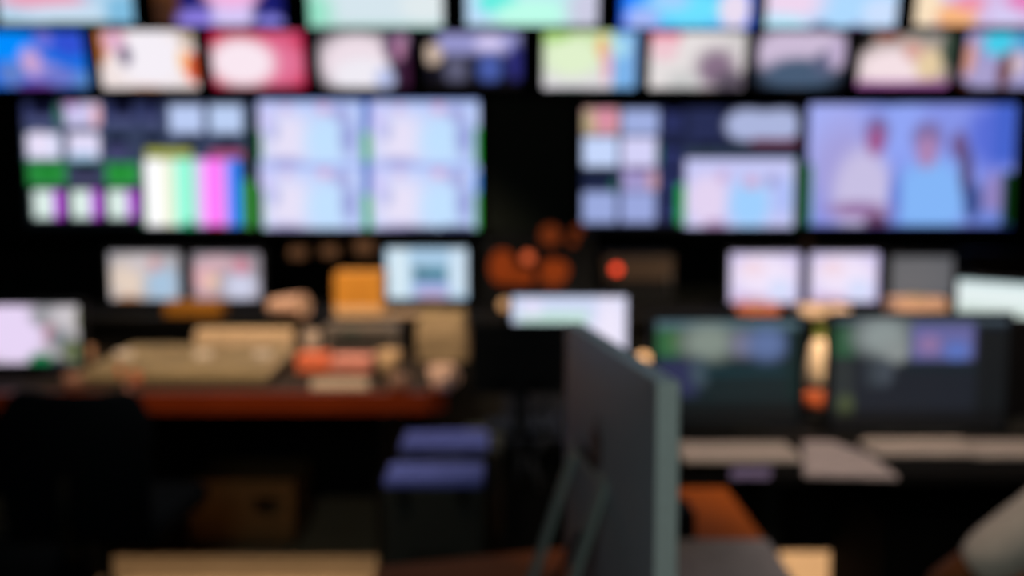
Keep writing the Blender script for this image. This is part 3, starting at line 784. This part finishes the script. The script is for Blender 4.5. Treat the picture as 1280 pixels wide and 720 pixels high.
# ------------------------------------------------------------------ the two black cases, blue screen reflection painted on the lids
CZ = .60
for k, (x0, x1, ya, yb2, lab) in enumerate(((479, 604, 599, 577, 'near one of the two black equipment cases with a blue reflection painted on the lid'), (500, 610, 556, 537, 'far one of the two black cases with painted blue reflection, behind the near case'))):
    A, B = atz(x0, ya, CZ), atz(x1, yb2, CZ)
    A2 = atz(x1, ya, CZ)
    wd, dp = A2.x - A.x, B.y - A.y
    if k == 1: dp -= .0
    r_ = empty('equipment_case', ((A.x + A2.x) / 2, (A.y + B.y) / 2, 0), 0, lab, 'case', 'equipment cases with painted blue reflection')
    sh = MB().box((0, 0, .03 + (CZ - .06) / 2), (wd, dp, CZ - .06), .008).build('shell', CASE, r_)
    MB().box((0, 0, CZ - .015), (wd, dp, .03), .008).build('lid', LID_REFLECTION, r_)
    for sx in (-1, 1):
        MB().box((sx * wd * .3, -dp / 2 - .006, CZ - .05), (.035, .014, .05), .003).build('latch', CHROME if k > 5 else BLACKM, r_)
        for sy in (-1, 1):
            MB().tube((sx * (wd / 2 - .04) - .012, sy * (dp / 2 - .04), .022), (sx * (wd / 2 - .04) + .012, sy * (dp / 2 - .04), .022), .022, .022, 14).build('castor', BLACK, r_)
    MB().path([(-.06, -dp / 2 - .002, .36), (-.06, -dp / 2 - .03, .36), (.06, -dp / 2 - .03, .36), (.06, -dp / 2 - .002, .36)], .007).build('handle', BLACKM, r_, True)

# ------------------------------------------------------------------ centre desk with black and white monitors
cdsk = empty('centre_desk', (0, 0, 0), 0, 'black desk in the middle under the white lit and the black monitors', 'desk')
cx0, cx1 = -.03, .66
MB().box(((cx0 + cx1) / 2, 3.42, DZ - .015), (cx1 - cx0, .94, .03), .003).build('desktop', DESKB, cdsk)
MB().box((cx0 + .015, 3.42, .36), (.03, .86, .72), .003).build('side_panel', DESKB, cdsk)
MB().box((cx1 - .015, 3.42, .36), (.03, .86, .72), .003).build('side_panel', DESKB, cdsk)
MB().box(((cx0 + cx1) / 2, 3.84, .5), (cx1 - cx0 - .06, .02, .4), .003).build('back_panel', DESKB, cdsk)
MB().box(((cx0 + cx1) / 2, 3.0, .365), (cx1 - cx0 - .06, .02, .71), .003).build('front_panel', DESKB, cdsk)  # dark panel added to hide the lit floor behind
monitor('white_lit_monitor', (636, 366, 787, 452), 3.72, (222, 222, 248), [('r', 636, 366, 745, 404, (208, 218, 246), 6), ('r', 650, 390, 735, 404, (190, 226, 212), 8), ('e', 665, 385, 14, 10, (228, 224, 250)), ('r', 636, 366, 787, 370, (170, 185, 235), 3), ('e', 762, 415, 16, 40, (238, 232, 252), .8)],
        'white lit monitor in the middle, partly hidden behind a black monitor', 'monitor', None, stand=DZ, bez=.006, yaw=0, stand_off=.0)
# black monitor seen from behind
A, B = at(589, 492, 3.16), at(714, 404, 3.16)
bk = empty('black_monitor', ((A.x + B.x) / 2, 3.16, DZ), 0, 'black monitor seen from behind, in front of the white lit monitor', 'monitor')
wd, hg, zc = B.x - A.x, B.z - A.z, (A.z + B.z) / 2 - DZ
MB().box((0, 0, zc), (wd, .022, hg), .006).box((0, -.02, zc), (wd * .6, .03, hg * .62), .01).build('housing', BLACK, bk)
MB().box((0, .013, zc), (wd - .02, .004, hg - .02), .001).build('screen', mat('screen_glass_off', (.004, .004, .005), .2), bk)
MB().box((0, -.03, zc * .5), (.05, .02, zc), .004).build('neck', BLACK, bk)
MB().box((0, -.02, .006), (.22, .16, .012), .004).build('foot', BLACK, bk)
# grey cables hanging behind the black monitor
for k, (pts, lab) in enumerate((([(648, 500), (655, 520), (640, 545), (652, 570), (648, 600)], 'grey cable hanging below the black monitor on the left'),
                                ([(690, 495), (672, 515), (684, 545), (664, 575), (676, 610)], 'grey cable hanging below the black monitor on the right'))):
    m_ = MB()
    P = [at(x, y, 2.90) for x, y in pts]
    P = [at(pts[0][0], pts[0][1], 3.1)] + P
    m_.path(P, .010, 8)
    tag(m_.build('cable', mat('grey_rubber', (.035, .038, .045), .6), None, True), lab, 'cable', 'cables below the black monitor')
cup(631, 408, 1.0, .001, .001, PINKW, 'x') if False else None
# dark tower added to hide lit floor between the cases and centre desk
tw = empty('added_tower', (-.125, 4.10, 0), 0, 'added black computer tower hiding lit floor behind the equipment cases', 'computer')
MB().box((0, 0, .25), (.17, .42, .46), .006).build('case', CASE, tw)
MB().box((0, -.214, .25), (.15, .012, .43), .004).build('front_panel', BLACK, tw)
MB().tube((0, -.22, .43), (0, -.224, .43), .009).build('power_button', CHROME, tw)
for sx in (-1, 1):
    for sy in (-1, 1):
        MB().tube((sx * .06, sy * .16, 0), (sx * .06, sy * .16, .022), .015).build('foot', BLACK, tw)
# warm highlights put in as glowing balls, left and right of the white monitor
for (px, py, Y, lab, strg, z0, rad) in ((631, 381, 3.78, 'tan highlight as a tiny glowing ball left of the white lit monitor', .75, DZ, .024), (804, 449, 3.55, 'amber highlight as a tiny glowing ball right of the white lit monitor', 1.3, DZ, .026)):
    q = at(px, py, Y)
    r_ = empty('highlight_ball', (q.x, q.y, z0), 0, lab, 'lamp', 'glowing highlight balls beside the white lit monitor')
    MB().tube((0, 0, 0), (0, 0, .012), .035, .03, 18).tube((0, 0, .01), (0, 0, q.z - z0 - .02), .006).build('stem', BLACK, r_)
    MB().ball((0, 0, q.z - z0), rad, 2).build('bulb', mat('warm_highlight_%d' % px, (.4, .3, .2), .4, emit=lin((220, 160, 105)), strength=strg), r_, True)

# ------------------------------------------------------------------ right desk
rd = empty('right_desk', (0, 0, 0), 0, 'long black desk on the right carrying two wide monitors', 'desk')
RY0, RY1 = 2.60, 3.34
MB().box((1.76, (RY0 + RY1) / 2, DZ - .015), (2.16, RY1 - RY0, .03), .003).build('desktop', DESKB, rd)
MB().box((1.76, RY1 - .04, .50), (2.08, .02, .44), .003).build('back_panel', DESKB, rd)
for x in (.71, 1.72, 2.8):
    for y in (RY0 + .08, RY1 - .09):
        MB().box((x, y, .36), (.05, .05, .72), .004).build('leg', BLACKM, rd)
opsN = [('r', 815, 397, 1003, 412, (80, 104, 114), 5), ('r', 820, 412, 850, 446, (48, 100, 62), 6), ('e', 842, 425, 8, 10, (58, 98, 50)), ('e', 885, 428, 34, 22, (128, 140, 132), .9), ('e', 928, 430, 16, 16, (115, 115, 138), .9), ('e', 958, 430, 24, 20, (92, 112, 158), .9),
        ('r', 822, 450, 872, 495, (42, 46, 80), 10), ('e', 875, 465, 12, 18, (60, 76, 88)), ('r', 880, 458, 990, 470, (12, 46, 54), 5), ('r', 985, 410, 1003, 500, (8, 34, 34), 6), ('r', 815, 505, 1003, 532, (7, 10, 12), 20)]
monitor('wide_monitor', (815, 396, 1003, 532), 3.10, (16, 32, 36), opsN, 'wide dark monitor on the right desk, left of the cream bottle', 'monitor', 'wide monitors on the right desk', stand=DZ, bez=.010, res=(94, 68))
opsO = [('r', 1035, 392, 1262, 403, (70, 82, 92), 5), ('r', 1038, 408, 1068, 446, (42, 84, 58), 6), ('r', 1038, 450, 1068, 520, (40, 46, 48), 6), ('e', 1058, 508, 10, 14, (70, 80, 52)), ('e', 1102, 420, 34, 24, (138, 148, 148), .9), ('e', 1118, 440, 18, 14, (135, 142, 142), .7),
        ('r', 1138, 405, 1216, 450, (100, 100, 155), 7), ('e', 1160, 430, 14, 12, (138, 112, 158)), ('e', 1195, 438, 16, 12, (88, 112, 185)), ('e', 1105, 465, 12, 18, (62, 70, 80)), ('e', 1090, 465, 8, 20, (50, 58, 66)), ('r', 1130, 452, 1262, 462, (14, 32, 40), 5), ('r', 1220, 410, 1262, 540, (15, 20, 24), 6), ('r', 1035, 515, 1262, 540, (7, 9, 12), 16)]
monitor('wide_monitor', (1036, 392, 1262, 540), 3.04, (24, 30, 40), opsO, 'widest dark monitor on the right desk, right of the cream bottle', 'monitor', 'wide monitors on the right desk', stand=DZ, bez=.010, res=(110, 74))
# black monitor at the right edge, white lit one behind it, turned to the left
monitor('white_lit_monitor', (1219, 350, 1325, 452), 3.6, (228, 240, 240), [('r', 1219, 352, 1340, 360, (200, 225, 228), 4), ('r', 1219, 385, 1340, 400, (205, 222, 215), 5)],
        'white lit monitor at the right frame edge, turned to the left', 'monitor', None, yaw=-52, stand=DZ, bez=.008)
A, B = at(1243, 525, 3.22), at(1380, 398, 3.22)
bk = empty('black_monitor', ((A.x + B.x) / 2, 3.22, DZ), R(0), 'black switched off monitor at the right frame edge', 'monitor')
wd, hg, zc = B.x - A.x, B.z - A.z, (A.z + B.z) / 2 - DZ
MB().box((0, .01, zc), (wd, .03, hg), .006).build('housing', BLACK, bk)
MB().box((0, -.008, zc), (wd - .03, .006, hg - .03), .001).build('screen', mat('screen_glass_off', (0, 0, 0)), bk)
MB().box((0, .03, zc * .5), (.05, .02, zc), .004).build('neck', BLACK, bk)
MB().box((0, .02, .006), (.22, .16, .012), .004).build('foot', BLACK, bk)

# shelf behind for the white monitor stands on: small side table
st = empty('side_table', (at(1290, 400, 3.6).x, 3.66, 0), 0, 'small black side table behind the right desk under the turned white monitor', 'table')
MB().box((0, 0, DZ - .015), (.5, .44, .03), .003).build('tabletop', DESKB, st)
for sx in (-1, 1):
    for sy in (-1, 1):
        MB().box((sx * .22, sy * .19, .36), (.03, .03, .72), .003).build('leg', BLACKM, st)
# cream bottle between the wide monitors
q = at(1022, 490, 3.22)
bt = empty('bottle', (q.x, 3.22, DZ), 0, 'tall cream bottle with an orange-red band between the wide monitors', 'bottle')
zt = at(1022, 424, 3.22).z - DZ
zo, zo2 = at(1022, 508, 3.22).z - DZ, at(1022, 486, 3.22).z - DZ
MB().lathe([(.040, 0), (.043, .01), (.043, zo)], n=24).build('foot', BLACK, bt, True)
MB().lathe([(.0435, zo), (.044, zo + .01), (.0435, zo2)], n=24).build('band', mat('orange_red_label', (.50, .10, .03), .6), bt, True)
MB().lathe([(.0435, zo2), (.0425, zo2 + .04), (.040, zo2 + .08), (.036, zt * .75), (.030, zt * .88), (.022, zt * .96), (.016, zt)], n=24).build('bottle_body', mat('cream_plastic', (.95, .70, .50), .5), bt, True)
MB().lathe([(.016, zt), (.017, zt + .005), (.017, zt + .035), (.012, zt + .04)], n=18).build('cap', mat('olive_cap', (.12, .16, .02), .5), bt, True)


def keyboard(loc, wd, rz, lab, group, dp=.14, m=KEYW, body=KEYW):
    r_ = empty('keyboard', loc, rz, lab, 'keyboard', group)
    MB().box((0, 0, .008), (wd, dp, .016), .004).build('case', body, r_)
    b = MB()
    nxk = int(wd / .021)
    for j in range(5):
        for i in range(nxk):
            b.box((-wd / 2 + .018 + i * (wd - .036) / (nxk - 1), -dp / 2 + .02 + j * (dp - .04) / 4, .020), (.016, .018, .009))
    tag(b.build('keys', m, r_), kind='stuff')
    return r_


q = atz(925, 570, DZ)
keyboard((q.x - .01, q.y, DZ), .33, R(1), 'white keyboard in front of the left wide monitor', 'white keyboards on the right desk', .15)
q = atz(1140, 566, DZ)
keyboard((q.x + .03, q.y + .02, DZ), .31, R(0), 'white keyboard in front of the right wide monitor', 'white keyboards on the right desk', .13)
q = atz(1245, 566, DZ)
keyboard((q.x + .02, q.y + .0, DZ), .22, R(0), 'short white keypad at the right end of the right desk', 'white keyboards on the right desk', .13)


def sheet(name, quad, z, m, lab, cat, th=.006):
    P = [atz(x, y, z) for x, y in quad]
    o = MB().prism([(p_.x, p_.y) for p_ in P], z + .001, z + .001 + th).build(name, m)
    return tag(o, lab, cat)


sheet('paper_stack', [(1005, 597), (1122, 600), (1085, 572), (1040, 556), (1003, 556)], DZ, mat('lilac_grey_paper', (.50, .44, .46), .8), 'pale paper stack between the two white keyboards', 'paper', .010)
sheet('paper_sheet', [(912, 599), (962, 599), (965, 586), (915, 586)], DZ, mat('lilac_paper', (.20, .17, .34), .8), 'small lilac sheet at the front edge of the right desk', 'paper', .003)

# drawer pedestal under the right desk
dp_ = empty('drawer_pedestal', (1.335, 2.98, 0), 0, 'black drawer pedestal standing under the right desk', 'drawers')
MB().box((0, 0, .30), (.56, .46, .54), .004).build('body', DESKB, dp_)
for j in range(3):
    d = MB().box((0, -.236, .12 + j * .17), (.54, .014, .16), .003).build('drawer', DESKB, dp_)
    MB().box((0, -.25, .15 + j * .17), (.14, .014, .012), .003).build('handle', BLACKM, d)
for sx in (-1, 1):
    for sy in (-1, 1):
        MB().tube((sx * .24, sy * .19, 0), (sx * .24, sy * .19, .035), .02).build('foot', BLACK, dp_)

# ------------------------------------------------------------------ near desk (orange wood)
nd = empty('near_desk', (0, 0, 0), 0, 'orange-brown wooden desk nearest to the camera', 'desk')
pl = [(-.27, .75), (.56, .75), (.545, 2.48), (.40, 2.48), (.16, 2.06), (-.27, 1.94)]
MB().prism(pl, DZ - .03, DZ).build('desktop', ORANGEW, nd)
for (x, y) in ((-.22, .82), (.50, .82), (.48, 2.38), (-.22, 1.86)):
    MB().box((x, y, .36), (.05, .05, .72), .004).build('leg', BLACKM, nd)
# sheets and small black unit on it
pp = empty('paper_pile', (0, 0, 0), 0, 'white paper pile at the right edge of the near wooden desk', 'paper')
P = [atz(x, y, DZ) for x, y in ((800, 760), (1000, 750), (958, 684), (830, 684))]
for k in range(4):
    off = [(0, 0), (.006, -.004), (-.005, .003), (.003, .004)][k]
    MB().prism([(p_.x + off[0], p_.y + off[1]) for p_ in P], DZ + .0005 + k * .004, DZ + .004 + k * .004).build('sheet', mat('grey_white_paper', (.36, .33, .35), .8), pp)
q = atz(856, 682, DZ)
su = empty('switch_box', (q.x, q.y + .06, DZ), 0, 'small black switch box beside the silver computer on the near desk', 'switch box')
MB().box((0, 0, .035), (.05, .10, .07), .006).build('body', BLACK, su)
MB().tube((0, 0, .07), (0, 0, .08), .012, .010, 14).build('button', BLACKM, su)

# ------------------------------------------------------------------ silver all-in-one computer
n_ = at(836, 480, 1.29)
f_ = at(718, 402, 1.885)
mid = (n_ + f_) / 2
ang = math.atan2(f_.y - n_.y, f_.x - n_.x)
PW = (Vector((f_.x, f_.y)) - Vector((n_.x, n_.y))).length
ztop = (n_.z + f_.z) / 2
im = empty('desktop_computer', (mid.x, mid.y, DZ), ang, 'silver all-in-one desktop computer seen from behind on the near wooden desk', 'computer')
# local: screen faces -y (to the right of the picture), back +y, near edge at -x
PH = 0.465
pz1 = ztop - DZ
pz0 = pz1 - PH
t = bmesh.new()
nu, nv = 28, 24
rows = []
EDGE = .016
for j in range(nv + 1):
    v = 2 * j / nv - 1
    row = []
    for i in range(nu + 1):
        u = 2 * i / nu - 1
        bul = (1 - abs(u) ** 2.2) * (1 - abs(v) ** 2.6)
        row.append(t.verts.new((u * PW / 2, EDGE + .025 * max(0, bul) ** .8, (pz0 + pz1) / 2 + v * PH / 2)))
    rows.append(row)
for j in range(nv):
    for i in range(nu):
        t.faces.new((rows[j][i], rows[j][i + 1], rows[j + 1][i + 1], rows[j + 1][i]))
m_ = MB(); m_.bm = t
bko = m_.build('back_shell', SILVER, im, True)
MB().box((0, .0, (pz0 + pz1) / 2), (PW + .002, EDGE * 2, PH + .002), .003).build('edge_band', SILVER_LIT, im)
MB().box((0, -EDGE - .002, (pz0 + pz1) / 2 + .03), (PW - .02, .003, PH - .09), .001).build('screen', mat('screen_glass_off', (0, 0, 0)), im)
# stand: bent sheet with a large opening
prof = [(.024, .350), (.135, .012)]
SW = .25
stm = MB()
stm.strip(prof, -SW / 2, -SW / 2 + .034, .010)
stm.strip(prof, SW / 2 - .034, SW / 2, .010)
stm.strip([(.024, .350), (.038, .308)], -SW / 2 + .03, SW / 2 - .03, .010)
stm.strip([(.126, .040), (.135, .012)], -SW / 2 + .03, SW / 2 - .03, .010)
stm.strip([(.140, .007), (-.05, .007)], -SW / 2, SW / 2, .010)
stm.build('stand', mat('stand_aluminium', (.24, .29, .27), .45, .2, .05, 80), im)
MB().tube((-.06, .032, .325), (.06, .032, .325), .014, .014, 14).build('hinge', BLACKM, im)
# fruit-shaped emblem, dark gloss, on the back shell
eb = MB()
EY = EDGE + .0235
ez = pz0 + PH * .68
pts = []
for k in range(40):
    a_ = 2 * math.pi * k / 40
    rr = .030 * (1 - .10 * math.exp(-((a_ - math.pi / 2) / .30) ** 2) - .06 * math.exp(-((a_ - 3 * math.pi / 2) / .25) ** 2))
    x_, z_ = rr * math.cos(a_), rr * math.sin(a_) * 1.05
    bx, bz_, br = .036, .004, .014        # bite
    d_ = math.hypot(x_ - bx, z_ - bz_)
    if d_ < br:
        x_ = bx - math.sqrt(max(0, br * br - (z_ - bz_) ** 2))
    pts.append((x_, z_))
t = bmesh.new()
EX = -.06
fa = [t.verts.new((EX - x_, EY, ez + z_)) for x_, z_ in pts]
fb = [t.verts.new((EX - x_, EY + .003, ez + z_)) for x_, z_ in pts]
t.faces.new(fa); t.faces.new(fb[::-1])
for k in range(40): t.faces.new((fa[k], fa[(k + 1) % 40], fb[(k + 1) % 40], fb[k]))
eb.bm = t
eb.ball((EX - .006, EY + .0015, ez + .041), .011, 2, (.55, .14, 1)).build('emblem', mat('dark_red_gloss', (.12, .06, .045), .45), im)
# power cable
cb_ = MB()
cb_.path([(0, .05, .20), (.0, .09, .12), (-.01, .12, .05), (0, .19, .012), (.06, .28, .010)], .005)
cb_.build('power_cable', BLACK, im, True)

# ------------------------------------------------------------------ person at the right edge, seated, seen from behind on the left
pr = empty('person', (1.19, 1.86, 0), 0, 'seated person in a grey short-sleeved shirt, bare brown forearm at the lower right edge', 'person')


def skin(name, joints, links, m, parent, lev=2, root=0):
    me = bpy.data.meshes.new(name)
    me.from_pydata([j[0] for j in joints], links, [])
    me.materials.append(m)
    o = bpy.data.objects.new(name, me)
    COL.objects.link(o)
    o.parent = parent
    s = o.modifiers.new('skin', 'SKIN')
    s.use_smooth_shade = True
    sv = me.skin_vertices
    if not sv:
        bm = bmesh.new(); bm.from_mesh(me); bm.verts.layers.skin.verify(); bm.to_mesh(me); bm.free()
        sv = me.skin_vertices
    for k, j in enumerate(joints):
        r = j[1]
        sv[0].data[k].radius = (r, r) if not isinstance(r, tuple) else r
        sv[0].data[k].use_root = (k == root)
    ss = o.modifiers.new('sub', 'SUBSURF')
    ss.levels = lev
    ss.render_levels = lev
    return o


def loc(p_): return (p_[0] - 1.19, p_[1] - 1.86, p_[2])


Lsh, Lel, Lwr = (1.035, 1.82, .905), (.835, 1.90, .715), (1.03, 2.07, .665)
Rsh, Rel, Rwr = (1.35, 1.82, .905), (1.50, 1.92, .715), (1.36, 2.10, .665)
bj = [((1.19, 1.72, .56), (.15, .12)), ((1.19, 1.74, .69), (.14, .105)), ((1.19, 1.77, .81), (.155, .11)), ((1.19, 1.82, .93), (.10, .075)), ((1.19, 1.86, 1.01), .055), ((1.19, 1.90, 1.08), .058), ((1.19, 1.92, 1.17), .088), ((1.19, 1.92, 1.25), .075),
      (Lsh, .050), (Lel, .037), (Lwr, .026), (Rsh, .050), (Rel, .037), (Rwr, .026),
      ((1.09, 1.78, .55), .085), ((1.05, 2.18, .56), .062), ((1.04, 2.26, .14), .042), ((1.04, 2.36, .05), .035),
      ((1.29, 1.78, .55), .085), ((1.34, 2.18, .56), .062), ((1.35, 2.26, .14), .042), ((1.35, 2.36, .05), .035)]
bl = [(0, 1), (1, 2), (2, 3), (3, 4), (4, 5), (5, 6), (6, 7), (3, 8), (8, 9), (9, 10), (3, 11), (11, 12), (12, 13), (0, 14), (14, 15), (15, 16), (16, 17), (0, 18), (18, 19), (19, 20), (20, 21)]
# palms
lp = Vector(Lwr) + Vector((.045, .05, -.012))
rp = Vector(Rwr) + Vector((-.035, .06, -.004))
bj += [(tuple(lp), (.032, .016)), (tuple(rp), (.032, .016))]
bl += [(10, 22), (13, 23)]
for pi, pc, d1, sgn in ((22, lp, Vector((.66, .75, -.05)), 1), (23, rp, Vector((-.45, .89, -.05)), -1)):
    side = Vector((d1.y, -d1.x, 0)).normalized() * sgn
    for q_, (off, L) in enumerate(((-.030, .070), (-.010, .082), (.010, .076), (.029, .060))):
        b0 = pc + d1 * .020 - side * off * -1 * -1
        k0 = len(bj)
        bj += [(tuple(b0 + d1 * .018), .010), (tuple(b0 + d1 * (.018 + L * .5) + Vector((0, 0, -.004))), .009), (tuple(b0 + d1 * (.018 + L) + Vector((0, 0, -.022))), .0075)]
        bl += [(pi, k0), (k0, k0 + 1), (k0 + 1, k0 + 2)]
    k0 = len(bj)
    tb = pc + side * .034
    bj += [(tuple(tb), .011), (tuple(tb + side * .018 + d1 * .035), .009)]
    bl += [(pi, k0), (k0, k0 + 1)]
bj = [(loc(p_), r) for p_, r in bj]
skin('body', bj, bl, SKIN, pr)
# shirt
sj = [((1.19, 1.71, .57), (.175, .145)), ((1.19, 1.74, .69), (.165, .13)), ((1.19, 1.77, .81), (.18, .135)), ((1.19, 1.82, .93), (.12, .10)), ((1.19, 1.84, .985), .075),
      (Lsh, .074), (tuple(Vector(Lsh).lerp(Vector(Lel), .4)), .062), (tuple(Vector(Lsh).lerp(Vector(Lel), .78)), .052), (Rsh, .072), (tuple(Vector(Rsh).lerp(Vector(Rel), .45)), .066), (tuple(Vector(Rsh).lerp(Vector(Rel), .86)), .060)]
sl = [(0, 1), (1, 2), (2, 3), (3, 4), (3, 5), (5, 6), (6, 7), (3, 8), (8, 9), (9, 10)]
skin('shirt', [(loc(p_), r) for p_, r in sj], sl, SHIRT, pr)
tj = [((1.19, 1.72, .56), (.165, .13)), ((1.09, 1.78, .55), .10), ((1.05, 2.18, .56), .078), ((1.04, 2.26, .15), .058), ((1.29, 1.78, .55), .10), ((1.34, 2.18, .56), .078), ((1.35, 2.26, .15), .058)]
skin('trousers', [(loc(p_), r) for p_, r in tj], [(0, 1), (1, 2), (2, 3), (0, 4), (4, 5), (5, 6)], JEANS, pr)
for sx in (1.04, 1.35):
    MB().box((sx - 1.19, 2.34 - 1.86, .045), (.10, .28, .09), .03).build('shoe', BLACK, pr, True)
# face, ears and hair
hc = Vector((1.19 - 1.19, 1.93 - 1.86, 1.18))
MB().ball(hc, .098, 3, (.82, 1.0, 1.2)).build('hair', mat('black_hair', (.01, .008, .007), .7), pr, True)
MB().ball(hc + Vector((0, .025, -.012)), .092, 3, (.80, .98, 1.15)).ball(hc + Vector((0, .118, -.018)), .014, 2, (.8, 1, 1.5)).ball(hc + Vector((.076, .01, -.015)), .022, 2, (.4, .8, 1.3)).ball(hc + Vector((-.076, .01, -.015)), .022, 2, (.4, .8, 1.3)).build('face', SKIN, pr, True)
for sx in (-1, 1):
    MB().ball(hc + Vector((sx * .03, .105, .008)), .010, 2).build('eye', mat('eye_white', (.7, .7, .68), .3), pr, True)
MB().ball(hc + Vector((0, .108, -.055)), .018, 2, (1.2, .5, .35)).build('mouth', mat('lips', (.25, .06, .05), .5), pr, True)
chair((1.19, 1.72, 0), 0, 'black office chair under the seated person in grey', .84, arms=False, seat=.375)
